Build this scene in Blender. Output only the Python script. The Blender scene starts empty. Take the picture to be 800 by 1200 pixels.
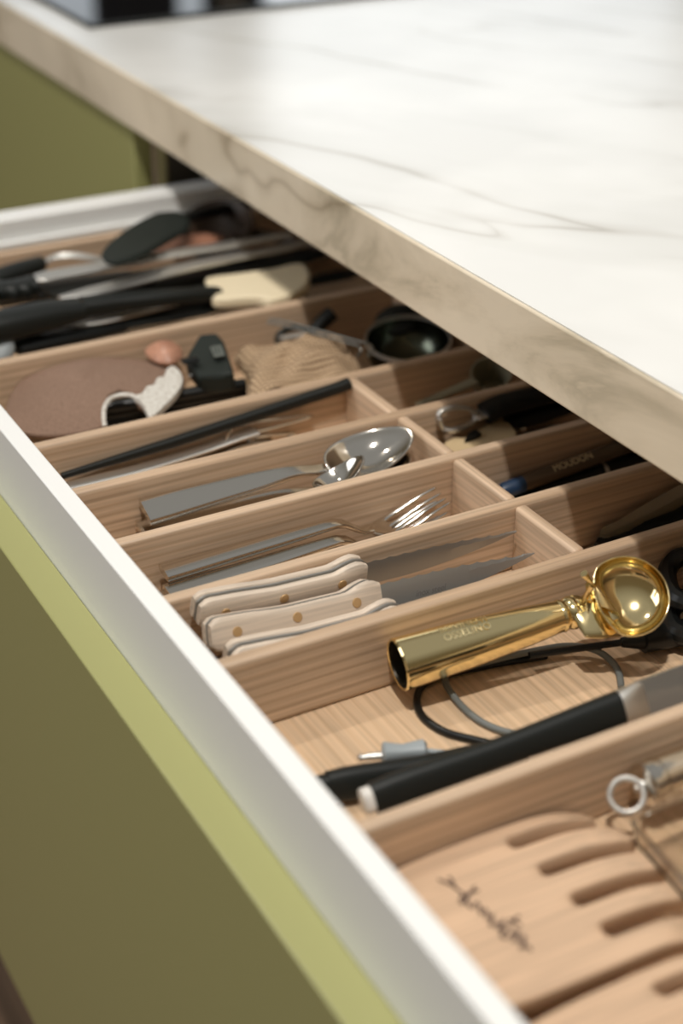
import bpy, bmesh, math, random
from mathutils import Vector, Matrix, Euler
random.seed(4)
SC = bpy.context.scene
COL = SC.collection
V = Vector

# ------------------------------------------------------------------ camera, light, exposure
# metres; X runs along the drawer front towards the camera, Y goes into the cabinet,
# Z = 0 is the top of the wooden dividers (the floor is 0.79 m lower)
CAM_ROT = (1.0570, -0.0079, 1.0624)
CAM_LOC = (0.6591, -0.18435, 0.5019)
FPX = 1852.44
cam_d = bpy.data.cameras.new('camera')
cam = bpy.data.objects.new('camera', cam_d); COL.objects.link(cam)
cam.location = CAM_LOC; cam.rotation_euler = CAM_ROT
cam_d.sensor_fit = 'HORIZONTAL'; cam_d.sensor_width = 24.0; cam_d.lens = FPX / 800 * 24
cam_d.clip_start = 0.02
cam_d.dof.use_dof = True; cam_d.dof.focus_distance = 1.0; cam_d.dof.aperture_fstop = 3.3
SC.camera = cam
CM = Euler(CAM_ROT, 'XYZ').to_matrix(); CL = V(CAM_LOC)

def at(px, py, z):
    """photo point -> point at real height z"""
    d = CM @ V(((px - 400) / FPX, (600 - py) / FPX, -1))
    p = CL + d * ((z - CL.z) / d.z)
    if BAY and not BAY[0] <= p.x <= BAY[1]:          # keep it between the dividers of its bay
        p = CL + d * ((min(max(p.x, BAY[0]), BAY[1]) - CL.x) / d.x)
    return p
BAY = None

SC.view_settings.view_transform = 'Standard'; SC.view_settings.look = 'None'
SC.view_settings.exposure = 0.06; SC.view_settings.gamma = 1.0
SC.view_settings.use_curve_mapping = False

w = bpy.data.worlds.new('world'); SC.world = w; w.use_nodes = True
nt = w.node_tree; nt.nodes.clear()
o_ = nt.nodes.new('ShaderNodeOutputWorld'); b_ = nt.nodes.new('ShaderNodeBackground')
tc = nt.nodes.new('ShaderNodeTexCoord'); sp = nt.nodes.new('ShaderNodeSeparateXYZ'); cr = nt.nodes.new('ShaderNodeValToRGB')
nt.links.new(tc.outputs['Generated'], sp.inputs[0]); nt.links.new(sp.outputs['Z'], cr.inputs[0])
cr.color_ramp.elements[0].position = 0.0; cr.color_ramp.elements[0].color = (.38, .29, .19, 1)
cr.color_ramp.elements[1].position = 0.8; cr.color_ramp.elements[1].color = (.95, .95, .92, 1)
e_ = cr.color_ramp.elements.new(.45); e_.color = (.40, .34, .24, 1)
nt.links.new(cr.outputs[0], b_.inputs['Color']); b_.inputs['Strength'].default_value = 0.31
nt.links.new(b_.outputs[0], o_.inputs['Surface'])

def area(name, loc, target, size, power, color, size_y=None, shape='RECTANGLE'):
    l = bpy.data.lights.new(name, 'AREA'); l.shape = shape; l.size = size
    if size_y: l.size_y = size_y
    l.energy = power; l.color = color
    o = bpy.data.objects.new(name, l); COL.objects.link(o)
    o.location = loc; o.rotation_euler = (V(target) - V(loc)).to_track_quat('-Z', 'Y').to_euler()
    return o
area('ceiling_downlight', (0.45, -0.14, 1.75), (-0.05, .33, 0), .09, 22, (1, .95, .88), shape='DISK')
area('second_ceiling_downlight', (-0.85, -0.25, 1.75), (-0.05, .33, 0), .09, 9, (1, .91, .80), shape='DISK')
area('room_fill', (-.9, -2.3, 1.25), (-.1, .1, -.1), 1.6, 21, (.95, .97, 1.0), 1.3)  # unseen fill lamp, added to lift the faces turned to the room
area('window_daylight', (-3.2, 3.0, 1.5), (0, .3, 0), 2.4, 13, (.95, .98, .98), 1.6)

# ------------------------------------------------------------------ helpers
MATS = {}
def mat(name, color, rough=.5, metal=0, spec=.5, build=None, **kw):
    m = bpy.data.materials.new(name); m.use_nodes = True
    t = m.node_tree; p = t.nodes['Principled BSDF']
    p.inputs['Base Color'].default_value = (*color, 1); p.inputs['Roughness'].default_value = rough
    p.inputs['Metallic'].default_value = metal; p.inputs['Specular IOR Level'].default_value = spec
    for k, v in kw.items(): p.inputs[k.replace('_', ' ')].default_value = v
    if build: build(t, p)
    MATS[name] = m
    return m
def nd(t, typ, **kw):
    n = t.nodes.new(typ)
    for k, v in kw.items():
        if k in n.inputs: n.inputs[k].default_value = v
        else: setattr(n, k, v)
    return n
def coords(t, scale, rnd=True, rot=(0, 0, 0)):
    c = nd(t, 'ShaderNodeTexCoord'); mp = nd(t, 'ShaderNodeMapping'); mp.inputs['Scale'].default_value = scale
    mp.inputs['Rotation'].default_value = rot
    t.links.new(c.outputs['Object'], mp.inputs['Vector'])
    if not rnd: return mp.outputs[0]
    oi = nd(t, 'ShaderNodeObjectInfo'); ml = nd(t, 'ShaderNodeMath', operation='MULTIPLY'); ml.inputs[1].default_value = 37
    ad = nd(t, 'ShaderNodeVectorMath', operation='ADD')
    t.links.new(oi.outputs['Random'], ml.inputs[0]); t.links.new(mp.outputs[0], ad.inputs[0]); t.links.new(ml.outputs[0], ad.inputs[1])
    return ad.outputs[0]
def ramp(t, fac, stops):
    r = nd(t, 'ShaderNodeValToRGB'); e = r.color_ramp.elements
    e[0].position = stops[0][0]; e[0].color = (*stops[0][1], 1)
    e[1].position = stops[-1][0]; e[1].color = (*stops[-1][1], 1)
    for s in stops[1:-1]:
        n = e.new(s[0]); n.color = (*s[1], 1)
    t.links.new(fac, r.inputs[0]); return r.outputs[0]
def mixc(t, a, b, f, mode='MULTIPLY'):
    m = nd(t, 'ShaderNodeMix', data_type='RGBA', blend_type=mode)
    if isinstance(f, (int, float)): m.inputs[0].default_value = f
    else: t.links.new(f, m.inputs[0])
    for s, i in ((a, 6), (b, 7)):
        if isinstance(s, tuple): m.inputs[i].default_value = (*s, 1)
        else: t.links.new(s, m.inputs[i])
    return m.outputs[2]
def bump(t, p, h, strength, dist=.001):
    b = nd(t, 'ShaderNodeBump'); b.inputs['Strength'].default_value = strength; b.inputs['Distance'].default_value = dist
    t.links.new(h, b.inputs['Height']); t.links.new(b.outputs[0], p.inputs['Normal'])
def wood(dark, light, axis='y', bands=34, contrast=.75, fine=1.0):
    def f(t, p):
        st = {'y': (1, .07, 1), 'x': (.07, 1, 1)}[axis]
        c = coords(t, st)
        wv = nd(t, 'ShaderNodeTexWave', wave_type='BANDS', bands_direction='Z' if axis == 'y' else 'Y')
        t.links.new(c, wv.inputs['Vector'])
        wv.inputs['Scale'].default_value = bands; wv.inputs['Distortion'].default_value = 4.5
        wv.inputs['Detail'].default_value = 1.5; wv.inputs['Detail Scale'].default_value = .35
        r1 = ramp(t, wv.outputs['Fac'], [(0, light), (.55, light), (1, tuple(a * (1 - contrast) + b * contrast for a, b in zip(light, dark)))])
        st2 = {'y': (420, 9, 420), 'x': (9, 420, 420)}[axis]
        c2 = coords(t, st2); n = nd(t, 'ShaderNodeTexNoise', Scale=1.0, Detail=3.0)
        t.links.new(c2, n.inputs['Vector'])
        r2 = ramp(t, n.outputs['Fac'], [(.3, (.80 - .1 * fine,) * 3), (.65, (1.04, 1.03, 1.02))])
        o = mixc(t, r1, r2, 1.0); t.links.new(o, p.inputs['Base Color'])
        bump(t, p, n.outputs['Fac'], .25, .0004)
    return f
mat('ash_wood', (.6, .4, .25), .45, build=wood((.43, .29, .18), (.66, .49, .345), 'y', 46, .55, .4))
mat('ash_wood_crosswise', (.6, .4, .25), .45, build=wood((.43, .29, .18), (.66, .49, .345), 'x', 46, .45, .4))
mat('tray_floor_wood', (.6, .4, .25), .5, build=wood((.58, .39, .23), (.72, .52, .34), 'x', 40, .4, .4))
mat('beech_wood', (.6, .4, .25), .55, build=wood((.52, .34, .21), (.70, .49, .33), 'y', 14, .45, .4))
mat('pale_scale_wood', (.7, .55, .4), .5, build=wood((.55, .44, .33), (.76, .65, .54), 'x', 20, .3, .8))
mat('pencil_brown', (.05, .03, .02), .5, build=wood((.06, .038, .02), (.12, .08, .045), 'y', 20, .4))
mat('rosy_wood', (.55, .25, .15), .4, build=wood((.30, .12, .07), (.52, .27, .18), 'y', 20, .5))
mat('wood_floor', (.2, .12, .07), .5, build=wood((.12, .07, .04), (.26, .16, .10), 'x', 6, .6))
VR = -math.radians(30.6)
def f_marble(t, p):
    c = coords(t, (1, 1, 1), False, (0, 0, VR))
    n0 = nd(t, 'ShaderNodeTexNoise', Scale=2.6, Detail=3.0, Roughness=.45)
    t.links.new(c, n0.inputs['Vector'])
    mm = nd(t, 'ShaderNodeVectorMath', operation='MULTIPLY_ADD'); t.links.new(n0.outputs['Color'], mm.inputs[0])
    mm.inputs[1].default_value = (.15, .15, .15); t.links.new(c, mm.inputs[2])
    sc_ = nd(t, 'ShaderNodeMapping'); sc_.inputs['Scale'].default_value = (.9, 7.0, 7.0)
    t.links.new(mm.outputs[0], sc_.inputs['Vector'])
    v = nd(t, 'ShaderNodeTexNoise', Scale=1.0, Detail=3.0, Roughness=.4)
    t.links.new(sc_.outputs[0], v.inputs['Vector'])
    sb = nd(t, 'ShaderNodeMath', operation='SUBTRACT'); sb.inputs[1].default_value = .5; t.links.new(v.outputs['Fac'], sb.inputs[0])
    ab = nd(t, 'ShaderNodeMath', operation='ABSOLUTE'); t.links.new(sb.outputs[0], ab.inputs[0])
    vein = ramp(t, ab.outputs[0], [(0, (.60, .57, .52)), (.005, (.80, .78, .75)), (.018, (.94, .94, .93)), (.07, (1, 1, 1))])
    n2 = nd(t, 'ShaderNodeTexNoise', Scale=5.0, Detail=3.0); t.links.new(c, n2.inputs['Vector'])
    cl = ramp(t, n2.outputs['Fac'], [(.4, (.90, .90, .89)), (.62, (.80, .80, .79))])
    msk = ramp(t, n2.outputs['Fac'], [(.38, (0, 0, 0)), (.6, (1, 1, 1))])
    ve = mixc(t, (1., 1., 1.), vein, msk, 'MIX')
    t.links.new(mixc(t, mixc(t, cl, ve, 1.0), tuple(p.inputs['Base Color'].default_value)[:3], 1.0), p.inputs['Base Color'])
mat('marble', (.95, .95, .935), .22, spec=.5, build=f_marble)
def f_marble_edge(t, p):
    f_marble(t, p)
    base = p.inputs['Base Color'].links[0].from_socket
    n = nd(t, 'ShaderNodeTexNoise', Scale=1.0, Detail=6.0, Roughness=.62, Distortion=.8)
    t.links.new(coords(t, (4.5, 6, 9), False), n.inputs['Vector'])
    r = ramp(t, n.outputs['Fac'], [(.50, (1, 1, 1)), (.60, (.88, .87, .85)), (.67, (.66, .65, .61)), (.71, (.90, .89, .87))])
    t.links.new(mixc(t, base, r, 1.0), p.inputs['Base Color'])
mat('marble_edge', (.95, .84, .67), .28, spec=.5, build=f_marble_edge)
mat('green_paint', (.34, .34, .14), .36, spec=.65)
mat('white_paint', (.85, .86, .85), .4)
mat('dark_interior', (.05, .042, .03), .7)
def brushed(sc=(4, 90, 90)):
    def f(t, p):
        n = nd(t, 'ShaderNodeTexNoise', Scale=1.0, Detail=2.0); t.links.new(coords(t, sc), n.inputs['Vector'])
        r = ramp(t, n.outputs['Fac'], [(.3, (.07,) * 3), (.7, (.15,) * 3)]); t.links.new(r, p.inputs['Roughness'])
    return f
mat('polished_steel', (.68, .64, .58), .10, 1, build=brushed())
mat('blade_steel', (.34, .34, .33), .30, .65)
mat('dull_steel', (.74, .73, .70), .45, 1)
mat('brass', (.92, .75, .40), .19, 1, build=brushed((60, 6, 60)))
mat('shaded_bore', (.03, .022, .012), .35, .5)  # inside of the brass handle, its shade put into the colour
mat('brass_rivet', (.60, .40, .20), .5, .5)
mat('dark_wire', (.22, .22, .20), .35, 1)
mat('dark_steel', (.10, .11, .085), .22, 1)
mat('black_plastic', (.006, .007, .007), .36, spec=.35)
mat('black_satin', (.010, .012, .011), .45, spec=.35)
mat('black_glass', (.006, .006, .007), .04, spec=.8)
mat('dark_slate', (.018, .023, .020), .6, spec=.25)
mat('grey_rubber', (.16, .17, .16), .55)
mat('grey_plastic', (.34, .38, .40), .45)
mat('cream_silicone', (.88, .77, .55), .5)
mat('kraft', (.60, .46, .27), .7)
mat('blue_plastic', (.015, .04, .09), .4)
mat('ink', (.10, .06, .045), .7)
mat('grey_print', (.20, .23, .22), .6)
mat('label_grey', (.13, .145, .13), .5)
mat('etched_steel', (.26, .25, .24), .5, .6)
mat('etched_brass', (.95, .80, .46), .30, 1)
mat('white_plastic', (.8, .78, .74), .4)
def f_speckle(t, p):
    n = nd(t, 'ShaderNodeTexNoise', Scale=900.0, Detail=2.0); t.links.new(coords(t, (1, 1, 1)), n.inputs['Vector'])
    t.links.new(ramp(t, n.outputs['Fac'], [(.35, (.19, .115, .08)), (.65, (.30, .195, .14))]), p.inputs['Base Color'])
    bump(t, p, n.outputs['Fac'], .3, .0005)
mat('brown_clay', (.27, .17, .12), .8, build=f_speckle)
def f_glaze(t, p):
    n = nd(t, 'ShaderNodeTexNoise', Scale=300.0, Detail=3.0); t.links.new(coords(t, (1, 1, 1)), n.inputs['Vector'])
    t.links.new(ramp(t, n.outputs['Fac'], [(.3, (.50, .46, .40)), (.6, (.72, .70, .65))]), p.inputs['Base Color'])
mat('white_glaze', (.7, .68, .62), .4, build=f_glaze)
def f_burlap(t, p):
    c = coords(t, (1, 1, 1))
    o = []
    for d in ('X', 'Y'):
        wv = nd(t, 'ShaderNodeTexWave', wave_type='BANDS', bands_direction=d)
        wv.inputs['Scale'].default_value = 88; wv.inputs['Distortion'].default_value = .5; wv.inputs['Detail'].default_value = 1
        t.links.new(c, wv.inputs['Vector']); o.append(wv.outputs['Fac'])
    m = nd(t, 'ShaderNodeMath', operation='MULTIPLY'); t.links.new(o[0], m.inputs[0]); t.links.new(o[1], m.inputs[1])
    t.links.new(ramp(t, m.outputs[0], [(0, (.20, .125, .07)), (.5, (.60, .44, .28))]), p.inputs['Base Color'])
    bump(t, p, m.outputs[0], .3, .0008)
mat('burlap', (.5, .35, .22), .9, build=f_burlap)
def f_clear(t, p):
    p.inputs['Transmission Weight'].default_value = 1.0; p.inputs['IOR'].default_value = 1.35
mat('clear_plastic', (.93, .90, .85), .12, build=f_clear)
mat('smoky_plastic', (.30, .27, .18), .35, Transmission_Weight=.25)

class G:
    """collects geometry in world space"""
    def __init__(s): s.v = []; s.f = []
    def add(s, vs, fs):
        n = len(s.v); s.v += [V(q) for q in vs]; s.f += [tuple(i + n for i in f) for f in fs]; return s
    def box(s, a, b):
        (x0, y0, z0), (x1, y1, z1) = a, b
        return s.add([(x0, y0, z0), (x1, y0, z0), (x1, y1, z0), (x0, y1, z0), (x0, y0, z1), (x1, y0, z1), (x1, y1, z1), (x0, y1, z1)],
                     [(0, 3, 2, 1), (4, 5, 6, 7), (0, 1, 5, 4), (1, 2, 6, 5), (2, 3, 7, 6), (3, 0, 4, 7)])
    def loft(s, pts, w, h, up=(0, 0, 1), n=16, p=2.0, caps=True, closed=False):
        pts = [V(q) for q in pts]; k = len(pts)
        w = w if hasattr(w, '__len__') else [w] * k; h = h if hasattr(h, '__len__') else [h] * k
        U = V(up); vs = []
        for i, q in enumerate(pts):
            if closed: t = pts[(i + 1) % k] - pts[i - 1]
            else: t = pts[min(i + 1, k - 1)] - pts[max(i - 1, 0)]
            t.normalize(); sd = t.cross(U)
            if sd.length < 1e-4: sd = t.orthogonal()
            sd.normalize(); u = sd.cross(t).normalized()
            for j in range(n):
                a = 2 * math.pi * (j + .5) / n; c, sn = math.cos(a), math.sin(a)
                vs.append(q + sd * (math.copysign(abs(c) ** (2 / p), c) * w[i] / 2) + u * (math.copysign(abs(sn) ** (2 / p), sn) * h[i] / 2))
        fs = []
        for i in range(k if closed else k - 1):
            for j in range(n):
                a, b = i * n + j, i * n + (j + 1) % n; c, d = ((i + 1) % k) * n + (j + 1) % n, ((i + 1) % k) * n + j
                fs.append((a, b, c, d))
        if caps and not closed: fs += [tuple(range(n))[::-1], tuple((k - 1) * n + j for j in range(n))]
        return s.add(vs, fs)
    def tube(s, pts, r, n=10, **kw):
        r2 = [x * 2 for x in r] if hasattr(r, '__len__') else 2 * r
        return s.loft(pts, r2, r2, n=n, **kw)
    def lathe(s, a, axis, prof, n=28):
        """prof: (distance along axis, radius)"""
        a = V(a); ax = V(axis).normalized(); e1 = ax.orthogonal().normalized(); e2 = ax.cross(e1); vs = []; fs = []
        for d, r in prof:
            for j in range(n):
                t = 2 * math.pi * j / n; vs.append(a + ax * d + (e1 * math.cos(t) + e2 * math.sin(t)) * r)
        for i in range(len(prof) - 1):
            for j in range(n): fs.append((i * n + j, i * n + (j + 1) % n, (i + 1) * n + (j + 1) % n, (i + 1) * n + j))
        return s.add(vs, fs)
    def slab(s, top, down):
        """top: 3-D outline, down: vector"""
        top = [V(q) for q in top]; k = len(top); dn = V(down)
        return s.add(top + [q + dn for q in top], [tuple(range(k)), tuple(range(2 * k - 1, k - 1, -1))] + [(i, k + i, k + (i + 1) % k, (i + 1) % k) for i in range(k)])
    def grid(s, fn, nu, nv, omit=()):
        vs = [fn(i / nu, j / nv) for i in range(nu + 1) for j in range(nv + 1)]
        fs = [(i * (nv + 1) + j, (i + 1) * (nv + 1) + j, (i + 1) * (nv + 1) + j + 1, i * (nv + 1) + j + 1)
              for i in range(nu) for j in range(nv) if (i, j) not in omit]
        return s.add(vs, fs)

def smooth(pts, n=6, closed=False):
    pts = [V(q) for q in pts]; k = len(pts); out = []
    for i in range(k if closed else k - 1):
        if closed: a, b, c, d = pts[i - 1], pts[i], pts[(i + 1) % k], pts[(i + 2) % k]
        else: a, b, c, d = pts[max(i - 1, 0)], pts[i], pts[i + 1], pts[min(i + 2, k - 1)]
        for j in range(n):
            t = j / n
            out.append(.5 * ((2 * b) + (c - a) * t + (2 * a - 5 * b + 4 * c - d) * t * t + (3 * b - a - 3 * c + d) * t ** 3))
    if not closed: out.append(pts[-1])
    return out
def lerps(keys, n):
    out = []
    for i in range(n):
        t = i / (n - 1)
        for (a, x), (b, y) in zip(keys, keys[1:]):
            if t <= b + 1e-9:
                u = (t - a) / (b - a); u = u * .5 + u * u * (3 - 2 * u) * .5; out.append(x + (y - x) * u); break
    return out

def obj(name, g, m, parent=None, bevel=0, seg=2, subsurf=0, solid=0, sharp=35, offset=0):
    me = bpy.data.meshes.new(name)
    inv = parent_world(parent).inverted() if parent else Matrix()
    me.from_pydata([tuple(inv @ v) for v in g.v], [], g.f)
    bm = bmesh.new(); bm.from_mesh(me)
    bmesh.ops.remove_doubles(bm, verts=bm.verts, dist=1e-7)
    if not solid: bmesh.ops.recalc_face_normals(bm, faces=bm.faces)
    bm.to_mesh(me); bm.free()
    for p in me.polygons: p.use_smooth = True
    me.materials.append(MATS[m])
    o = bpy.data.objects.new(name, me); COL.objects.link(o)
    if parent: o.parent = parent
    if solid:
        md = o.modifiers.new('solid', 'SOLIDIFY'); md.thickness = solid; md.offset = offset
    if bevel:
        md = o.modifiers.new('bevel', 'BEVEL'); md.width = bevel; md.segments = seg; md.limit_method = 'ANGLE'; md.angle_limit = math.radians(30)
    if subsurf:
        md = o.modifiers.new('sub', 'SUBSURF'); md.levels = subsurf; md.render_levels = subsurf
    elif not solid: me.set_sharp_from_angle(angle=math.radians(sharp))
    return o
def parent_world(p):
    m = p.matrix_basis.copy() if p.type == 'EMPTY' else Matrix()
    if p.parent: m = parent_world(p.parent) @ m
    return m
def tag(o, label, cat, group=None):
    o['label'] = label; o['category'] = cat
    if group: o['group'] = group
    return o
def thing(name, label, cat, loc=(0, 0, 0), group=None, rot=None):
    o = bpy.data.objects.new(name, None); COL.objects.link(o); o.empty_display_size = .02
    o.matrix_basis = Matrix.Translation(loc) @ (rot.to_4x4() if rot else Matrix())
    return tag(o, label, cat, group)
def frame(a, b, up=(0, 0, 1)):
    """matrix whose x axis runs a->b, z as near up as possible"""
    x = (V(b) - V(a)).normalized(); y = V(up).cross(x).normalized(); z = x.cross(y)
    m = Matrix((x, y, z)).transposed().to_4x4(); m.translation = V(a); return m
def dup(root, M, label, group=None, cat=None):
    r = root.copy(); COL.objects.link(r); r.matrix_basis = M; r['label'] = label
    if group: r['group'] = group
    for ch in [c for c in root.children]:
        c = ch.copy(); COL.objects.link(c); c.parent = r
        for gch in ch.children:
            d = gch.copy(); COL.objects.link(d); d.parent = c
    return r
def text_mesh(name, body, size, m, parent, M, depth=.0002, shear=0):
    """flat print set in the plane of matrix M (world)"""
    cu = bpy.data.curves.new(name, 'FONT'); cu.body = body; cu.size = size; cu.extrude = depth; cu.shear = shear; cu.align_x = 'CENTER'; cu.align_y = 'CENTER'
    t = bpy.data.objects.new('tmp', cu); COL.objects.link(t)
    me = bpy.data.meshes.new_from_object(t.evaluated_get(bpy.context.evaluated_depsgraph_get()))
    bpy.data.objects.remove(t); inv = parent_world(parent).inverted()
    me.transform(inv @ M); me.name = name; me.materials.clear(); me.materials.append(MATS[m])
    o = bpy.data.objects.new(name, me); COL.objects.link(o); o.parent = parent
    return o

# ------------------------------------------------------------------ setting
TF = -.05          # tray floor
RZ = .026           # drawer rim
def struct(name, g, m, parent=None):
    o = obj(name, g, m, parent); o['kind'] = 'structure'; return o
FL = -.785
struct('floor', G().box((-4.6, -2.6, FL - .03), (2.4, 4.6, FL)), 'wood_floor')
mat('wall_paint', (.42, .38, .31), .8); mat('curtain_brown', (.22, .16, .10), .8); mat('window_black', (.01, .01, .01), .4)
def f_em(t, p):
    p.inputs['Emission Color'].default_value = (.82, .89, .95, 1); p.inputs['Emission Strength'].default_value = 1.0
mat('window_sky', (.1, .1, .1), .5, build=f_em)
struct('wall_back', G().box((-4.6, -2.6, FL), (-4.5, 4.6, FL + 2.5)), 'wall_paint')
struct('wall_right', G().box((-4.5, 4.5, FL), (2.4, 4.6, FL + 2.5)), 'wall_paint')
def window(n, x, y0, y1, z0, z1):
    f = struct('window_%d' % n, G().box((x, y0, z0), (x + .03, y1, z0 + .05)).box((x, y0, z1 - .05), (x + .03, y1, z1))
               .box((x, y0, z0 + .05), (x + .03, y0 + .05, z1 - .05)).box((x, y1 - .05, z0 + .05), (x + .03, y1, z1 - .05)), 'window_black')
    obj('pane', G().box((x + .004, y0 + .05, z0 + .05), (x + .012, y1 - .05, z1 - .05)), 'window_sky', f)
window(1, -4.49, .25, 1.79, .0, 1.55)
window(2, -4.49, 1.99, 2.19, .0, 1.55)
window(3, -4.49, 2.31, 4.3, .0, 1.55)
struct('trim_1', G().box((-4.49, 1.795, .0), (-4.45, 1.985, 1.55)), 'window_black')

# ------------------------------------------------------------------ base cabinet
cab = thing('base_cabinet', 'olive green kitchen base cabinet under the marble worktop, left of the open drawer', 'cabinet', (-.7, .378, FL))
obj('side_panel', G().box((-.755, .402, FL + .1), (-.733, .95, .0745)), 'dark_interior', cab)
obj('side_panel', G().box((.54, .402, FL + .1), (.56, .95, .0745)), 'dark_interior', cab)
obj('back_panel', G().box((-.733, .93, FL + .1), (.54, .95, .0745)), 'dark_interior', cab)
obj('plinth', G().box((-1.9, .45, FL), (.56, .47, FL + .1)), 'green_paint', cab)
obj('bottom_panel', G().box((-.733, .402, FL + .1), (.54, .93, FL + .12)), 'dark_interior', cab)
mat('cabinet_edge', (.22, .19, .09), .5)
obj('edge_band', G().box((-.7555, .3995, FL + .1), (-.7325, .4018, .0745)), 'cabinet_edge', cab)
obj('door', G().box((-1.355, .378, FL + .105), (-.759, .398, .073)), 'green_paint', cab, bevel=.0012)
obj('door', G().box((-1.95, .378, FL + .105), (-1.359, .398, .073)), 'green_paint', cab, bevel=.0012)

wt = thing('worktop', 'white veined marble worktop with a thick beige front edge, above the open drawer', 'worktop', (-.7, .373, .075))
obj('slab', G().box((-1.98, .3765, .075), (.62, 1.15, .1257)), 'marble', wt)
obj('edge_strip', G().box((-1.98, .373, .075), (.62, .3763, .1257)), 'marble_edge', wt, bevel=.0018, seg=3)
CTZ = .1257
ct = thing('cooktop', 'black glass cooktop set in the far corner of the marble worktop', 'cooktop', (-1.3, .64, CTZ))
obj('glass_panel', G().box((-1.66, .4165, CTZ), (-.954, .92, CTZ + .0035)), 'black_glass', ct, bevel=.001)
obj('frame', G().box((-1.664, .412, CTZ), (-.949, .4160, CTZ + .0042)).box((-1.664, .9205, CTZ), (-.949, .925, CTZ + .0042))
    .box((-.9535, .4160, CTZ), (-.949, .9205, CTZ + .0042)).box((-1.664, .4160, CTZ), (-1.6605, .9205, CTZ + .0042)), 'black_satin', ct)

# ------------------------------------------------------------------ drawer
X0, X1 = -.716, .505
dr = thing('drawer', 'open kitchen drawer with an olive green front and white box sides', 'drawer', (-.08, .08, -.3))
FY, FO = .0822, .058
obj('front_panel', G().add(
    [(X0 - .03, FY, -.031), (X0 - .03, FO + .0005, -.031), (X0 - .03, FO, -.53), (X0 - .03, FY, -.53),
     (X1 + .02, FY, -.031), (X1 + .02, FO + .0005, -.031), (X1 + .02, FO, -.53), (X1 + .02, FY, -.53)],
    [(0, 1, 2, 3), (7, 6, 5, 4), (0, 4, 5, 1), (1, 5, 6, 2), (2, 6, 7, 3), (3, 7, 4, 0)]), 'green_paint', dr, bevel=.0012)
obj('box_front', G().box((X0, .0824, -.08), (X1, .0954, RZ)), 'white_paint', dr, bevel=.001)
sd = obj('box_side', G().box((X0, .0956, -.08), (-.6885, .62, RZ)), 'white_paint', dr, bevel=.0015)
obj('inner_lip', G().box((-.6884, .097, .001), (-.682, .615, .007)), 'white_paint', sd, bevel=.001)
obj('box_side', G().box((X1 - .02, .0956, -.08), (X1, .62, RZ)), 'white_paint', dr, bevel=.0015)
obj('box_back', G().box((-.688, .60, -.08), (X1 - .0205, .615, RZ)), 'white_paint', dr)
obj('box_bottom', G().box((-.688, .0956, -.08), (X1 - .0205, .5995, -.066)), 'white_paint', dr)

# ------------------------------------------------------------------ wooden organiser
tr = thing('drawer_organizer', 'pale ash wood cutlery tray with lengthwise dividers filling the drawer', 'tray', (-.1, .34, -.066))
TY0, TY1 = .0965, .598
obj('tray_base', G().box((-.687, TY0, -.0655), (.483, TY1, TF)), 'tray_floor_wood', tr)
obj('tray_side', G().box((-.687, TY0, TF), (-.676, TY1, .0)), 'ash_wood', tr, bevel=.002)
obj('tray_side', G().box((.473, TY0, TF), (.483, TY1, .0)), 'ash_wood', tr, bevel=.002)
obj('tray_back', G().box((-.676, TY1 - .01, TF), (.473, TY1, 0)), 'ash_wood_crosswise', tr, bevel=.002)
DX = [-.45, -.30, -.225, -.15, -.075, 0, .155]
for x in DX:
    obj('divider', G().box((x - .005, TY0, TF), (x + .005, TY1 - .01, 0)), 'ash_wood', tr, bevel=.0028, seg=3)
for a, b in zip(DX[1:5], DX[2:6]):
    obj('partition', G().box((a + .005, .3555, TF), (b - .005, .3645, -.0006)), 'ash_wood_crosswise', tr, bevel=.0026, seg=3)
obj('partition', G().box((-.445, .485, TF), (-.305, .494, -.0006)), 'ash_wood_crosswise', tr, bevel=.0026, seg=3)

# ------------------------------------------------------------------ forks
LEN = .206
def fork(label, M):
    t = thing('table_fork', label, 'fork', group='steel forks in the tray'); t.matrix_basis = M
    T = lambda x, y, z: M @ V((x, y, z))
    n = 22; xs = [.0 + .150 * i / (n - 1) for i in range(n)]
    def zc(x):
        if x < .122: return 0
        u = min(1, (x - .122) / .024); return -.013 * (u * u * (3 - 2 * u))
    g = G().loft([T(x, 0, zc(x)) for x in xs], lerps([(0, .016), (.5, .0125), (.82, .009), (.92, .0075), (1, .009)], n),
                 lerps([(0, .0055), (.6, .0048), (.85, .0035), (1, .0024)], n), up=M.to_3x3() @ V((0, 0, 1)), n=20, p=5)
    obj('handle', g, 'polished_steel', t, sharp=50)
    rows = [(.147, .0078), (.1515, .012), (.157, .0195), (.162, .0238), (.166, .025), (.176, .0252), (.19, .0245), (.2, .0235), (LEN, .0226)]
    cols = [0, .155, .281, .437, .5, .563, .719, .845, 1]
    cols = [0, .148, .284, .432, .568, .716, .852, 1]
    def hz(x): u = (x - .144) / (LEN - .144); return -.0132 - .006 * math.sin(min(1, u * 1.6) * math.pi) * .8 + .013 * max(0, u - .45) * 1.4
    g = G(); vs = []
    for i, (x, wd) in enumerate(rows):
        for j, c in enumerate(cols):
            y = (c - .5) * wd
            if i >= 5:
                tip = (i - 4) / (len(rows) - 5); k = j // 2; mid = ((cols[2 * k] + cols[2 * k + 1]) / 2 - .5) * wd
                y = mid + (y - mid) * (1 - .45 * tip)
            zz = hz(x) + .0016 * ((c - .5) * 2) ** 2
            vs.append(T(x, y, zz))
    nv = len(cols)
    fs = [(i * nv + j, (i + 1) * nv + j, (i + 1) * nv + j + 1, i * nv + j + 1) for i in range(len(rows) - 1) for j in range(nv - 1) if not (i >= 4 and j % 2 == 1)]
    obj('head', g.add(vs, fs), 'polished_steel', t, solid=.0020, subsurf=2)
    return t
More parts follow.
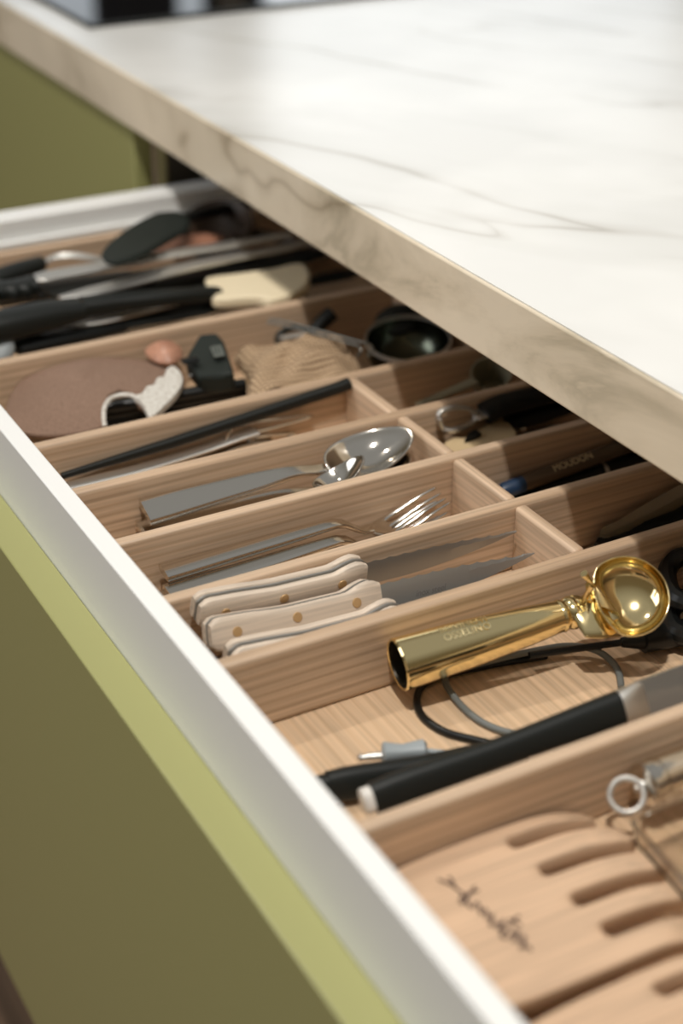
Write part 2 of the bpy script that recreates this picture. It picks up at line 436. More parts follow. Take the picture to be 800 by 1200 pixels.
FM = [((-.1325, .1335, -.0205), (-.1285, .338, -.0140), (.10, 0, 1)),
      ((-.119, .1300, -.0275), (-.1200, .3375, -.0195), (.12, 0, 1)),
      ((-.1245, .1270, -.0345), (-.1125, .335, -.0250), (-.02, 0, 1)),
      ((-.130, .1290, -.0395), (-.1180, .334, -.0300), (0, 0, 1))]
FLAB = ['topmost polished steel fork of the stack, its tines highest',
        'steel fork second in the stack, lying just under the top fork',
        'steel fork third in the stack, mostly covered by two forks',
        'lowest steel fork of the stack, on the wooden tray floor']
f0 = fork(FLAB[0], frame(*FM[0]))
for l, m_ in zip(FLAB[1:], FM[1:]): dup(f0, frame(*m_), l)

# ------------------------------------------------------------------ spoons
def spoon(name, label, M, L, bl, bw, hw, ht, drop=.010, group='steel spoons in the tray', tilt=0, depth=.011):
    t = thing(name, label, 'spoon', group=group); t.matrix_basis = M
    T = lambda x, y, z: M @ V((x, y, z)); n = 22; xb = L - bl
    def zc(x):
        u = max(0, min(1, (x - xb + .03) / .034)); return -drop * (u * u * (3 - 2 * u))
    xs = [(xb + .004) * i / (n - 1) for i in range(n)]
    g = G().loft([T(x, 0, zc(x)) for x in xs], lerps([(0, hw), (.55, hw * .72), (.85, hw * .38), (1, hw * .36)], n),
                 lerps([(0, ht), (.7, ht * .85), (1, ht * .45)], n), up=M.to_3x3() @ V((0, 0, 1)), n=20, p=6)
    obj('handle', g, 'polished_steel', t, sharp=50)
    def fn(u, v):
        a = v * 2 * math.pi; r = u
        x = math.cos(a) * r; y = math.sin(a) * r
        yy = y * (1 - .13 * x)
        z = -depth * (1 - min(1, r * r)) ** 1.0
        lx, ly = xb + bl / 2 + x * bl / 2, yy * bw / 2
        zz = z - drop + .004 * x * x + .0045 * (x + 1)
        return T(lx, ly * math.cos(tilt), zz + ly * math.sin(tilt))
    obj('bowl', G().grid(fn, 10, 32), 'polished_steel', t, solid=.0017, subsurf=1)
    return t
s1 = spoon('table_spoon', 'big steel spoon on top of the stack, its whole oval bowl in view',
           frame((-.2060, .1520, -.0180), (-.1900, .3530, -.0045), (.22, -.2, 1)), .200, .068, .040, .024, .0065, drop=.005, tilt=.10, depth=.008)
dup(s1, frame((-.2055, .1480, -.0330), (-.1840, .3490, -.0180), (.15, -.1, 1)), 'large steel spoon beneath the big spoon, only its bowl rim and butt showing')
spoon('teaspoon', 'steel teaspoon beside the big spoon, small bowl tipped on edge',
      frame((-.1860, .1560, -.0390), (-.1765, .3010, -.0150), (-.1, -.85, .7)), .152, .040, .026, .014, .0055, drop=-.002, depth=.007)

# ------------------------------------------------------------------ steak knives
def steak_knife(label, M, tipdrop=0):
    t = thing('steak_knife', label, 'knife', group='steak knives in the tray'); t.matrix_basis = M
    T = lambda x, y, z: M @ V((x, y, z)); up = M.to_3x3() @ V((0, 0, 1))
    n = 34; xs = [.113 * i / (n - 1) for i in range(n)]
    zc = lerps([(0, .0025), (.12, .0015), (.45, -.0008), (.8, .0), (.93, .003), (1, .003)], n)
    hh = lerps([(0, .013), (.04, .0205), (.2, .0205), (.5, .0190), (.8, .0175), (.95, .0205), (1, .015)], n)
    for s in (-1, 1):
        obj('handle_scale', G().loft([T(x, s * .0043, z) for x, z in zip(xs, zc)], lerps([(0, .0052), (.05, .0070), (.95, .0068), (1, .0048)], n), hh, up=up, n=18, p=3.6), 'pale_scale_wood', t)
    obj('tang', G().loft([T(x, 0, z) for x, z in zip(xs, zc)], .0015, [h - .0001 for h in hh], up=up, n=12, p=8), 'blade_steel', t)
    for x in (.016, .055, .095):
        for s in (-1, 1):
            obj('rivet', G().lathe(T(x, s * .0077, lerps([(0, .002), (1, .0)], 2)[0]), M.to_3x3() @ V((0, s, 0)), [(0, 0), (0, .0031), (.0006, .0029), (.0008, 0)], 18), 'brass_rivet', t)
    # blade: serrated upper edge, straight spine below
    top, bot = [], []; N = 72; bl = .1185
    for i in range(N + 1):
        u = i / N; x = .111 + bl * u
        zt = .0080 * (1 - max(0, u - .35) ** 2 * 1.2) - .0 if u < .98 else .004
        ph = (u * 11) % 1
        ser = -.0014 * abs(math.sin(math.pi * ph)) ** .5 if .03 < u < .93 else 0
        zb = -.0088 + .0130 * (max(0, u - .25) / .75) ** 1.7
        top.append(T(x, 0, zt + ser + .0009)); bot.append(T(x, 0, zb))
    dy = M.to_3x3() @ V((0, 1, 0))
    g = G(); vs = []
    for a, b in zip(top, bot):
        m_ = a * .72 + b * .28
        vs += [a, m_ + dy * .0008, b + dy * .0009, b - dy * .0009, m_ - dy * .0008]
    fs = []
    for i in range(N):
        for j in range(5): fs.append((i * 5 + j, i * 5 + (j + 1) % 5, (i + 1) * 5 + (j + 1) % 5, (i + 1) * 5 + j))
    fs += [tuple(range(5))[::-1], tuple(N * 5 + j for j in range(5))]
    obj('blade', g.add(vs, fs), 'blade_steel', t, sharp=12)
    return t
KM = [((-.0595, .1225, -.0060), (-.0620, .36, -.0190), (.10, -.1, 1)),
      ((-.0395, .1210, -.0115), (-.0370, .36, -.0230), (-.42, .0, 1.0)),
      ((-.0165, .1230, -.0150), (-.0200, .36, -.0270), (.05, 0, 1))]
k0 = steak_knife('wooden-handled steak knife at the back, nearest the forks, steel seam along its top', frame(*KM[0]))
k1 = dup(k0, frame(*KM[1]), 'middle steak knife lying flat, brass rivets showing on its wooden handle')
dup(k0, frame(*KM[2]), 'lowest steak knife, nearest the brass scoop, mostly hidden by the divider')
Mk = frame(*KM[1])
text_mesh('engraving', 'inox steel', .0055, 'etched_steel', k1, Mk @ Matrix.Translation((.150, -.0011, -.003)) @ Euler((math.pi / 2, 0, 0)).to_matrix().to_4x4(), .00005, .3)

# ------------------------------------------------------------------ brass ice cream scoop
A0 = V((.0215, .2130, -.0225)); A1 = at(676, 716, -.012)
sc = thing('ice_cream_scoop', 'shiny brass ice cream scoop with a hollow round handle', 'scoop', (A0.x, A0.y, TF))
ax = (A1 - A0).normalized(); L = (A1 - A0).length
obj('handle', G().lathe(A0, ax, [(.0, .0142), (-.0006, .0150), (.0004, .0158), (.003, .0157), (L * .35, .0146), (L * .7, .0118), (L - .012, .0095), (L - .012, 0)], 48), 'brass', sc, sharp=40)
obj('bore', G().lathe(A0, ax, [(.06, 0), (.06, .008), (.0, .01415)], 40), 'shaded_bore', sc)
obj('collar', G().lathe(A1 - ax * .0125, ax, [(0, .0080), (0, .0096), (.0015, .0102), (.003, .0096), (.0045, .0088), (.006, .0098), (.0085, .0104), (.011, .0096), (.0125, .007), (.0125, 0)], 36), 'brass', sc, sharp=60)
BC = at(736, 698, .004)
nrm = ((CL - BC).normalized() + V((-.10, .30, .16))).normalized()
bx_ = (ax - nrm * ax.dot(nrm)).normalized(); by_ = nrm.cross(bx_)
R0 = .0245
def bowlf(u, v):
    a = 2 * math.pi * v; r = math.sin(u * math.pi / 2); c, s = math.cos(a), math.sin(a)
    k = 1.0
    if c < -.45: k = .45 / -c * 1.0 + .22 * (1 - .45 / -c)      # trimmed side next to the neck
    k = 1 + (k - 1) * .55
    return BC + bx_ * (c * r * R0 * k) + by_ * (s * r * R0) - nrm * (.0165 * math.cos(u * math.pi / 2))
obj('bowl', G().grid(bowlf, 12, 48), 'brass', sc, solid=.0012, subsurf=1)
nk = smooth([A1 - ax * .001, A1 + ax * .010 - nrm * .002, BC - bx_ * .021 - nrm * .009, BC - bx_ * .010 - nrm * .0155], 5)
obj('neck', G().loft(nk, lerps([(0, .012), (.3, .018), (.6, .034), (1, .038)], len(nk)), lerps([(0, .011), (.4, .009), (1, .004)], len(nk)), up=nrm, n=20, p=2.5), 'brass', sc)
obj('release_lever', G().tube([A1 + nrm * .004, at(694, 686, .012), at(684, 672, .022)], [.0022, .0018, .0024], n=10), 'brass', sc)
side = ax.cross((CL - A0).normalized()).normalized(); nz = side.cross(ax).normalized()
if nz.dot(CL - A0) < 0: nz = -nz
if side.z < 0: side = -side
nz2 = (nz * .72 + side * .62).normalized(); yy = nz2.cross(ax).normalized()
tm = text_mesh('engraving', 'BOVINOTI\nOSSELINO', .0066, 'etched_brass', sc, Matrix(), .00008)
for v in tm.data.vertices:
    q = v.co + V((A0.x, A0.y, TF)); xx = .042 + q.x; r_ = .0157 + (.0146 - .0157) * xx / (L * .35) + .0001 + q.z; a_ = q.y / .015
    v.co = A0 + ax * xx + nz2 * (r_ * math.cos(a_)) + yy * (r_ * math.sin(a_)) - V((A0.x, A0.y, TF))

# ------------------------------------------------------------------ cables and the things round them
def cable(name, label, px, r, m, extra=None):
    return tag(obj(name, G().tube(smooth([at(a, b, c) for a, b, c in px], 8), r, n=12), m), label, 'cable')
cz = TF + .0024
cable('charging_cable', 'thick black cable curling out from under the brass scoop',
      [(640, 768, cz), (560, 782, cz), (505, 797, cz), (489, 815, cz), (494, 838, cz), (520, 857, cz), (556, 867, cz), (585, 873, cz), (600, 872, cz)], .0023, 'black_plastic')
cable('audio_cable', 'grey cable looping from under the scoop towards the chef knife',
      [(728, 806, cz), (722, 782, cz), (700, 763, cz + .004), (668, 757, cz + .005), (630, 762, cz + .0052), (560, 778, cz + .0052), (522, 792, cz + .004), (536, 822, cz), (566, 847, cz), (604, 860, cz), (640, 858, cz)], .0021, 'grey_rubber')
cl_ = thing('cable_connector', 'black tapered cable plug behind the scoop bowl', 'plug', at(745, 757, TF))
q = [at(620, 768, -.040), at(690, 758, -.040), at(728, 753, -.040)]
obj('lead', G().tube(smooth(q, 5), .0022), 'black_plastic', cl_)
obj('strain_relief', G().tube([at(728, 753, -.040), at(752, 750, -.040)], [.003, .0060], n=16), 'black_plastic', cl_)
obj('body', G().loft([at(751, 750, -.040), at(756, 749, -.040), at(815, 738, -.040)], .017, .0135, n=20, p=3), 'black_plastic', cl_, sharp=45)
jk = thing('audio_plug', 'grey audio plug with a thin metal pin, on the tray floor by the black handles', 'plug', at(475, 884, TF))
z_ = -.040
obj('body', G().loft([at(447, 884, z_), at(450, 884, z_), at(472, 882, z_), at(496, 880, z_), at(500, 880, z_)], [.009, .0125, .0085, .0118, .008], [.009, .0125, .0085, .0118, .008], n=18, p=3), 'grey_plastic', jk, sharp=50)
obj('pin', G().tube([at(418, 888, z_), at(421, 888, z_), at(428, 887.4, z_), at(430, 887, z_), at(448, 885.5, z_)], [.0008, .0021, .0016, .0022, .0022], n=14), 'dull_steel', jk)
obj('lead', G().tube(smooth([at(499, 880, z_), at(520, 882, z_), at(548, 882, -.044), at(570, 878, -.046)], 5), .0016), 'grey_plastic', jk)

def black_knife(name, label, a, b, up, hw, hl, bladeL, bladeW, blade=True, capm='white_plastic'):
    M = frame(a, b, up); t = thing(name, label, 'knife'); t.matrix_basis = M
    T = lambda x, y, z: M @ V((x, y, z)); U = M.to_3x3() @ V((0, 0, 1))
    n = 12; xs = [hl * i / (n - 1) for i in range(n)]
    obj('handle', G().loft([T(x, 0, 0) for x in xs], [.013] * n, lerps([(0, hw * .86), (.1, hw * .95), (.5, hw * .8), (1, hw)], n), up=U, n=20, p=3), 'black_satin', t)
    obj('butt_cap', G().loft([T(-.006, 0, 0), T(-.005, 0, 0), T(-.0002, 0, 0)], [.008, .0118, .0118], [hw * .5, hw * .72, hw * .74], up=U, n=16, p=3), capm, t)
    obj('bolster', G().loft([T(hl + .0002, 0, 0), T(hl + .004, 0, 0), T(hl + .013, 0, 0), T(hl + .016, 0, 0)], [.0128, .0128, .006, .003], [hw, hw * 1.0, hw * 1.1, hw * 1.1], up=U, n=18, p=3), 'dull_steel', t)
    g = G(); N = 16; vs = []; fs = []
    for i in range(N + 1):
        u = i / N; x = hl + .012 + bladeL * u
        zt = hw * .55 - .0 * u; zb = zt - bladeW * (1 - u ** 2.6) - .0012
        vs += [T(x, .0013 * (1 - u * .6), zt), T(x, -.0013 * (1 - u * .6), zt), T(x, -.0001, zb), T(x, .0001, zb)]
    for i in range(N):
        for j in range(4): fs.append((i * 4 + j, i * 4 + (j + 1) % 4, (i + 1) * 4 + (j + 1) % 4, (i + 1) * 4 + j))
    fs += [(3, 2, 1, 0), tuple(N * 4 + j for j in range(4))]
    obj('blade', g.add(vs, fs), 'blade_steel', t, sharp=20)
    return t
black_knife('chef_knife', 'large chef knife with a long black handle and broad steel blade, against the front divider',
            at(436, 936, -.026), at(662, 853, -.012), (-.55, 0, 1), .019, .146, .20, .026)
black_knife('kitchen_knife', 'black-handled knife lying under the chef knife, handle end by the drawer rim',
            at(384, 922, -.039), at(560, 890, -.039), (-.5, 0, 1), .019, .112, .10, .022, capm='black_satin')
# dark things at the right end of the wide compartment
BAY = (.012, .142)
hb = thing('kitchen_shears', 'black-handled kitchen shears in the shade behind the scoop', 'scissors', at(800, 700, TF))
obj('handle_loop', G().tube(smooth([at(a, b, -.022) for a, b in ((782, 668), (800, 652), (828, 662), (830, 690), (806, 706), (786, 694))], 6, True), .0062, closed=True), 'black_plastic', hb)
obj('handle_loop', G().tube(smooth([at(a, b, -.036) for a, b in ((786, 716), (806, 700), (834, 706), (836, 734), (812, 746), (790, 738))], 6, True), .0062, closed=True), 'black_plastic', hb)
obj('blade', G().slab([at(828, 686, -.028), at(828, 708, -.028), at(930, 660, -.030), at(936, 650, -.030)], (0, 0, -.003)), 'blade_steel', hb)
pc = tag(obj('wooden_wedge', G().slab([at(764, 732, -.044), at(797, 741, -.044), at(812, 735, -.044), at(790, 724, -.044)], (0, 0, -.006)), 'rosy_wood', bevel=.001), 'small pinkish wood wedge beside the black cable plug', 'wedge')

BAY = None
# ------------------------------------------------------------------ front compartment: wooden hands, steel cylinder, clear box
def hand_mesh(dx):
    HZ = -.026
    a1 = at(600, 990, HZ); e1 = at(716, 948, HZ); d = (e1 - a1).normalized(); sdv = V((d.y, -d.x, 0))
    if sdv.x < 0: sdv = -sdv
    return a1, d, sdv
a1, hd, hs = hand_mesh(0)
starts = [at(a, b, -.028) for a, b in ((600, 990), (632, 1026), (668, 1062), (712, 1092))]
sv = [(p - a1).dot(hs) for p in starts]; su = [(p - a1).dot(hd) for p in starts]
ends = [at(a, b, -.028) for a, b in ((712, 951), (744, 986), (774, 1012), (802, 1040))]
eu = [(p - a1).dot(hd) for p in ends]
print('hand', sv, su, eu)
HM = Matrix((hs, hd, V((0, 0, 1)))).transposed().to_4x4(); HM.translation = V((a1.x, a1.y, -.0305))
def salad_hand(label, M):
    t = thing('salad_hand', label, 'salad server', group='carved wooden salad hands'); t.matrix_basis = M
    sw = .0047
    cs = [-.0155]
    for s_ in sv: cs += [s_ - sw, s_ + sw]
    cs += [sv[-1] + .0195]
    # extra columns in every finger
    cols = []; slots = []
    for k in range(0, 9):
        a, b = cs[k], cs[k + 1]
        if k % 2 == 1: slots.append(len(cols)); cols.append(a)
        else: cols += [a, a + (b - a) * .12, a + (b - a) * .5, a + (b - a) * .88]
    cols.append(cs[-1]); nc = len(cols)
    us = [-.088, -.08, -.07, -.05, -.03, -.012, 0, .002, .008, .018, .03, .042, .052, .060, .0655]
    vs = []
    mid = (cols[0] + cols[-1]) / 2; hw = (cols[-1] - cols[0]) / 2
    for i, u in enumerate(us):
        for c in cols:
            rel = (c - mid) / hw
            uu = u
            if u >= 0:
                ln = 1.0 - .22 * (rel) ** 2 - .04 * rel; st = su[0] + (su[-1] - su[0]) * (c - sv[0]) / (sv[-1] - sv[0])
                uu = st * (1 - u / .0655) + u * ln + (st * .55) * (u / .0655)
            cc = c
            if u < -.03:                                   # palm narrows towards the wrist
                k = (-.03 - u) / .075; cc = mid + (c - mid) * (1 - .24 * k * k)
            z = .004 - .003 * rel * rel - .009 * max(0, (u - .02) / .0455) ** 2 + .002 * math.cos(u * 20)
            if u > .05:
                pass
            vs.append(M @ V((cc, uu, z)))
    fs = []
    for i in range(len(us) - 1):
        for j in range(nc - 1):
            if j in slots and us[i] >= 0: continue
            fs.append((i * nc + j, i * nc + j + 1, (i + 1) * nc + j + 1, (i + 1) * nc + j))
    g = G().add(vs, fs)
    obj('hand', g, 'beech_wood', t, solid=.010, subsurf=2, offset=-1)
    # burnt-in handwriting: strokes that follow the palm
    def zp(x, y):
        rel = (x - mid) / hw; return .004 - .003 * rel * rel + .002 * math.cos(y * 20) + .00035
    Mi = M.inverted()
    strokes = WR
    g = G()
    for st_ in strokes:
        pts = []
        for (px, py) in st_:
            q = HMi @ at(px, py, -.029); pts.append(V((q.x, q.y, 0)))
        pts = smooth(pts, 4)
        pts = [M @ V((q.x, q.y, zp(q.x, q.y))) for q in pts]
        g.loft(pts, .0015, .0005, n=6)
    obj('lettering', g, 'ink', t)
    return t
HMi = HM.inverted()
WR = [[(513, 1036), (522, 1040), (532, 1046), (545, 1058)], [(556, 1046), (549, 1056), (541, 1066), (539, 1060), (548, 1054), (560, 1051)], [(545, 1056), (548, 1068), (552, 1072)],
      [(553, 1072), (558, 1066), (561, 1070), (562, 1079), (567, 1073), (570, 1077), (569, 1085)], [(571, 1084), (577, 1080), (576, 1086), (573, 1092), (581, 1090)],
      [(583, 1092), (589, 1086), (587, 1092), (582, 1097), (590, 1096)], [(607, 1081), (600, 1088), (592, 1097), (586, 1103), (592, 1107), (600, 1100)],
      [(600, 1102), (606, 1097), (605, 1104), (600, 1110), (609, 1108)], [(609, 1109), (614, 1104), (613, 1112), (608, 1118), (618, 1116), (621, 1121)],
      [(526, 1033), (532, 1043)], [(595, 1085), (610, 1092)]]
h0 = salad_hand('carved wooden salad hand with handwriting on its palm, whole hand in view by the divider', HM)
dup(h0, Matrix.Translation((.110, .004, -.002)) @ HM, 'second wooden salad hand, cut off by the lower right corner of the photo')

BAY = (.1745, .44)
cy = thing('steel_cylinder', 'shiny steel kitchen tool handle with a hanging ring, by the front divider', 'kitchen tool', at(790, 905, TF))
c0 = at(754, 919, -.028); c1 = at(880, 870, -.028); cd = (c1 - c0).normalized()
obj('body', G().lathe(c0, cd, [(-.001, 0), (-.001, .0112), (0, .0120), (.005, .0122), (.0055, .0112), (.0085, .0112), (.009, .0122), (.10, .0124), (.10, 0)], 32), 'polished_steel', cy, sharp=30)
rc = at(734, 932, -.028); rn = (CL - rc).normalized(); e1_ = rn.orthogonal().normalized(); e2_ = rn.cross(e1_)
obj('hanging_ring', G().tube([rc + (e1_ * math.cos(a * math.pi / 12) + e2_ * math.sin(a * math.pi / 12)) * .0088 for a in range(24)], .0018, closed=True), 'dull_steel', cy)
obj('ring_post', G().tube([at(744, 925, -.027), c0], [.002, .003]), 'dull_steel', cy)
bxp = [at(737, 962, -.020), at(838, 922, -.020), at(905, 1010, -.020), at(812, 1046, -.020)]
cb = thing('clear_box', 'clear plastic container lying beside the fingers of the salad hand', 'container', at(790, 980, TF))
ctr = sum(bxp, V()) / 4
ring = []
for i in range(4):
    a, b = bxp[i - 1], bxp[i]; c = bxp[(i + 1) % 4]
    for k_ in range(5):
        t_ = k_ / 4; p1 = b + (a - b).normalized() * .006; p2 = b + (c - b).normalized() * .006
        ring.append((p1 * (1 - t_) ** 2 + b * 2 * t_ * (1 - t_) + p2 * t_ * t_))
g = G(); k = len(ring)
lo = [q + (ctr - q) * .05 + V((0, 0, -.011)) for q in ring]; 
inn = [q + (ctr - q).normalized() * .0016 for q in ring]; ilo = [q + (ctr - q).normalized() * .0016 + V((0, 0, .0016)) for q in lo]
g.add(ring + lo + inn + ilo, [(i, (i + 1) % k, k + (i + 1) % k, k + i) for i in range(k)] + [(2 * k + i, 3 * k + i, 3 * k + (i + 1) % k, 2 * k + (i + 1) % k) for i in range(k)]
      + [(i, 2 * k + i, 2 * k + (i + 1) % k, (i + 1) % k) for i in range(k)] + [tuple(range(k, 2 * k))[::-1], tuple(range(3 * k, 4 * k))])
obj('container_body', g, 'clear_plastic', cb, sharp=60)
obj('rim', G().tube([q + V((0, 0, .001)) for q in ring], .0014, n=8, closed=True), 'clear_plastic', cb)

BAY = (-.2885, -.2365)
# ------------------------------------------------------------------ narrow compartment behind the spoons
tag(obj('black_chopstick', G().loft([at(72, 558, -.030), at(200, 519, -.02), at(395, 455, -.006), at(409, 449, -.006)], [.0045, .0075, .0085, .0085], [.0045, .0075, .0085, .0085], n=16, p=3.2), 'black_satin'),
    'long tapered black stick leaning on the divider above the steel tongs', 'stick')
tg = thing('sugar_tongs', 'thin steel serving tongs with open wire loops, under the black stick', 'tongs', at(200, 535, TF))
obj('arm', G().loft(smooth([at(76, 571, -.030), at(160, 550, -.030), at(235, 527, -.030), at(275, 513, -.032), at(300, 505, -.036)], 6), .0125, .0030, n=16, p=4), 'dull_steel', tg, sharp=45)
obj('arm', G().loft(smooth([at(84, 575, -.041), at(170, 556, -.041), at(240, 536, -.041), at(280, 521, -.040), at(318, 515, -.044)], 6), .0110, .0030, n=16, p=4), 'polished_steel', tg, sharp=45)
obj('wire_loop', G().tube(smooth([at(a, b, c) for a, b, c in ((262, 521, -.036), (270, 505, -.022), (280, 498, -.018), (330, 490, -.020), (366, 487, -.024), (330, 499, -.036), (290, 508, -.040))], 6), .0013), 'polished_steel', tg)
obj('wire_loop', G().tube(smooth([at(a, b, c) for a, b, c in ((285, 524, -.040), (292, 516, -.036), (310, 511, -.034), (345, 508, -.036), (330, 516, -.043))], 6), .0013), 'polished_steel', tg)
BAY = (-.272, -.252)
ms = thing('measuring_scoop', 'smoky clear measuring scoop with a long handle in the shaded end of the narrow compartment', 'scoop', at(560, 445, TF))
obj('handle', G().loft([at(488, 475, -.045), at(520, 462, -.040), at(556, 447, -.030)], [.006, .009, .011], [.003, .003, .004], n=12, p=4), 'smoky_plastic', ms)
cx = at(575, 437, -.020)
obj('cup', G().lathe(cx, (.35, -.35, .85), [(-.026, 0), (-.026, .0115), (0, .0150), (.0003, .0165), (-.0012, .0165), (-.0275, .0130), (-.0275, 0)], 28), 'smoky_plastic', ms)

# ------------------------------------------------------------------ compartment behind the spoons' partition: opener and paper tag
BAY = (-.2135, -.161)
bo = thing('bottle_opener', 'steel bottle opener with an oval eye and black handle, in the shade behind the spoons', 'opener', at(545, 490, TF))
zb = -.016
obj('eye', G().loft(smooth([at(a, b, zb) for a, b in ((514, 492), (516, 483), (528, 478), (545, 478), (556, 483), (556, 491), (545, 499), (530, 504), (519, 502))], 5, True), .0052, .0032, closed=True, n=12, p=4), 'dull_steel', bo)
obj('shank', G().loft([at(556, 487, zb), at(568, 484, zb)], .014, .004, n=12, p=4), 'dull_steel', bo)
obj('handle', G().loft(smooth([at(566, 485, zb), at(590, 474, zb + .003), at(640, 462, zb + .004), at(690, 452, zb + .004)], 5), .020, .013, n=18, p=3), 'black_plastic', bo)
kt = thing('cork_block', 'beige block with a small dark slot, under the bottle opener', 'block', at(560, 508, TF))
obj('block', G().slab(smooth([at(a, b, -.022) for a, b in ((519, 522), (530, 512), (545, 510), (570, 496), (585, 491), (598, 497), (606, 510), (580, 522), (545, 532))], 4, True), (0, 0, -.026)), 'kraft', kt, bevel=.002)
obj('slot', G().slab([at(a, b, -.0195) for a, b in ((544, 516), (549, 507), (557, 503), (564, 508), (556, 512))], (0, 0, -.0022)), 'black_plastic', kt)
gr = thing('garlic_press', 'black tool with small chrome rivets beside the bottle opener', 'kitchen tool', at(650, 490, TF))
obj('arm', G().loft(smooth([at(595, 497, -.032), at(620, 489, -.030), at(700, 462, -.030)], 5), .017, .012, n=16, p=3), 'black_plastic', gr)
for a, b in ((607, 495), (614, 490), (612, 502)):
    obj('rivet', G().lathe(at(a, b, -.0245), (.2, -.2, 1), [(0, 0), (0, .0034), (.0014, .0030), (.0022, 0)], 14), 'polished_steel', gr)

# compartment behind the forks: barbecue lighter style pens
BAY = (-.1385, -.0865)
pn = thing('marker_pen', 'brown-barrelled pen with printed letters and a blue tip, behind the forks', 'pen', at(650, 550, TF))
p0, p1 = at(612, 567, -.030), at(745, 518, -.026); pd = (p1 - p0).normalized()
obj('barrel', G().lathe(p0, pd, [(0, 0), (0, .0052), (.002, .0058), (.14, .0058), (.14, 0)], 20), 'pencil_brown', pn, sharp=40)
obj('tip', G().lathe(p0, -pd, [(.0002, .0062), (.016, .0060), (.020, .0040), (.020, 0)], 20), 'blue_plastic', pn, sharp=40)
nzp = (V((.5, -.35, .8)) - pd * V((.5, -.35, .8)).dot(pd)).normalized()
PM = Matrix((pd, nzp.cross(pd).normalized(), nzp)).transposed().to_4x4(); PM.translation = p0 + pd * .042 + nzp * .0059
text_mesh('lettering', 'MOUDON', .0075, 'kraft', pn, PM, .00005)
for k_, (a, b, z0, r, lab) in enumerate([((625, 578), (770, 530), -.043, .0058, 'black rod lying in front of the brown pen')]):
    s_ = thing('black_pen', lab, 'pen', at(*a, TF))
    u_, v_ = at(*a, z0), at(*b, z0); dd = (v_ - u_).normalized()
    obj('barrel', G().lathe(u_, dd, [(.0, 0), (0, r * .6), (.004, r), (.13, r), (.13, 0)], 18), 'black_plastic', s_, sharp=40)
    obj('clip_band', G().lathe(u_ + dd * .06, dd, [(0, r), (0, r + .0004), (.003, r + .0004), (.003, r)], 18), 'dull_steel', s_)
BAY = None
for x_, y0_, y1_, z_, lab in ((-.1375, .378, .52, -.0435, 'added black pen that darkens the pit by the divider, behind the brown pen'),
                              (-.213, .372, .50, -.0430, 'added black pen that darkens the pit behind the bottle opener, lowest there')):
    s_ = thing('black_pen', lab, 'pen', (x_, y0_, TF))  # extra pens put in to blacken the shaded pits
    obj('barrel', G().lathe((x_, y0_, z_), (0, 1, 0), [(0, 0), (0, .003), (.004, .0058), (y1_ - y0_, .0058), (y1_ - y0_, 0)], 18), 'black_plastic', s_, sharp=40)
BAY = (-.0635, -.0165)
# compartment behind the steak knives: smoky plastic spreader and black tool
spd = thing('plastic_spreader', 'dull translucent spreader with a rounded end, behind the steak knives', 'spreader', at(740, 600, TF))
ol = [(703, 622), (708, 616), (722, 611), (760, 588), (800, 566), (850, 540), (856, 552), (800, 586), (765, 607), (735, 622), (712, 628), (704, 627)]
obj('body', G().slab(smooth([at(a, b, -.038) for a, b in ol], 3, True), (0, 0, -.004)), 'smoky_plastic', spd, bevel=.001)
bt_ = thing('black_peeler', 'black handle lying in the shade in front of the translucent spreader', 'kitchen tool', at(780, 610, TF))
obj('handle', G().loft([at(700, 641, -.044), at(706, 638, -.044), at(780, 612, -.042), at(880, 575, -.040)], [.006, .012, .019, .020], [.006, .009, .012, .012], n=16, p=3), 'black_plastic', bt_)

BAY = (-.4425, -.3075)
# ------------------------------------------------------------------ second far compartment
def shell(name, outline, z, m, parent, dome, thick, edge=None, bulge_pow=1.0, tiltf=None, rings=8, sub=1):
    pts = smooth([at(a, b, z) for a, b in outline], 4, True); c = sum(pts, V()) / len(pts)
    k = len(pts); vs = []; fs = []
    for i in range(rings + 1):
        r = i / rings
        for q in pts:
            p_ = c + (q - c) * r; h = dome * (1 - r * r) ** bulge_pow
            if tiltf: h += tiltf(p_)
            vs.append(p_ + V((0, 0, h)))
    for i in range(rings):
        for j in range(k): fs.append((i * k + j, i * k + (j + 1) % k, (i + 1) * k + (j + 1) % k, (i + 1) * k + j))
    return obj(name, G().add(vs, fs), m, parent, solid=thick, subsurf=sub, offset=-1)
cr_ = thing('spoon_rest', 'brown unglazed clay spoon rest, upside down, with an arched notch and white glazed lip', 'spoon rest', at(100, 470, TF))
# dome as a grid over an oval outline with the arch cut out of it
ZR = -.018
ov = smooth([at(a, b, ZR) for a, b in ((6, 480), (22, 448), (60, 430), (105, 420), (150, 420), (186, 427), (206, 441), (190, 466), (150, 488), (100, 506), (45, 510), (14, 500))], 4, True)
cc = at(98, 464, ZR)
arch = [(122, 508), (122, 484), (127, 470), (140, 463), (157, 464), (168, 474), (178, 488), (184, 500)]
ax1 = [at(a, b, ZR + .004) for a, b in arch]
def inarch(p):
    n_ = len(ax1); ins = False; j = n_ - 1
    for i in range(n_):
        a, b = ax1[i], ax1[j]
        if (a.y > p.y) != (b.y > p.y) and p.x < (b.x - a.x) * (p.y - a.y) / (b.y - a.y) + a.x: ins = not ins
        j = i
    return ins
rings = 36; kk = len(ov); ov2 = []
for i in range(kk):
    for s_ in range(4): ov2.append(ov[i].lerp(ov[(i + 1) % kk], s_ / 4))
kk = len(ov2); vs = []; fs = []
for i in range(rings + 1):
    r = i / rings
    for q_ in ov2:
        p_ = cc + (q_ - cc) * r; vs.append(p_ + V((0, 0, .012 * (1 - r ** 2.2))))
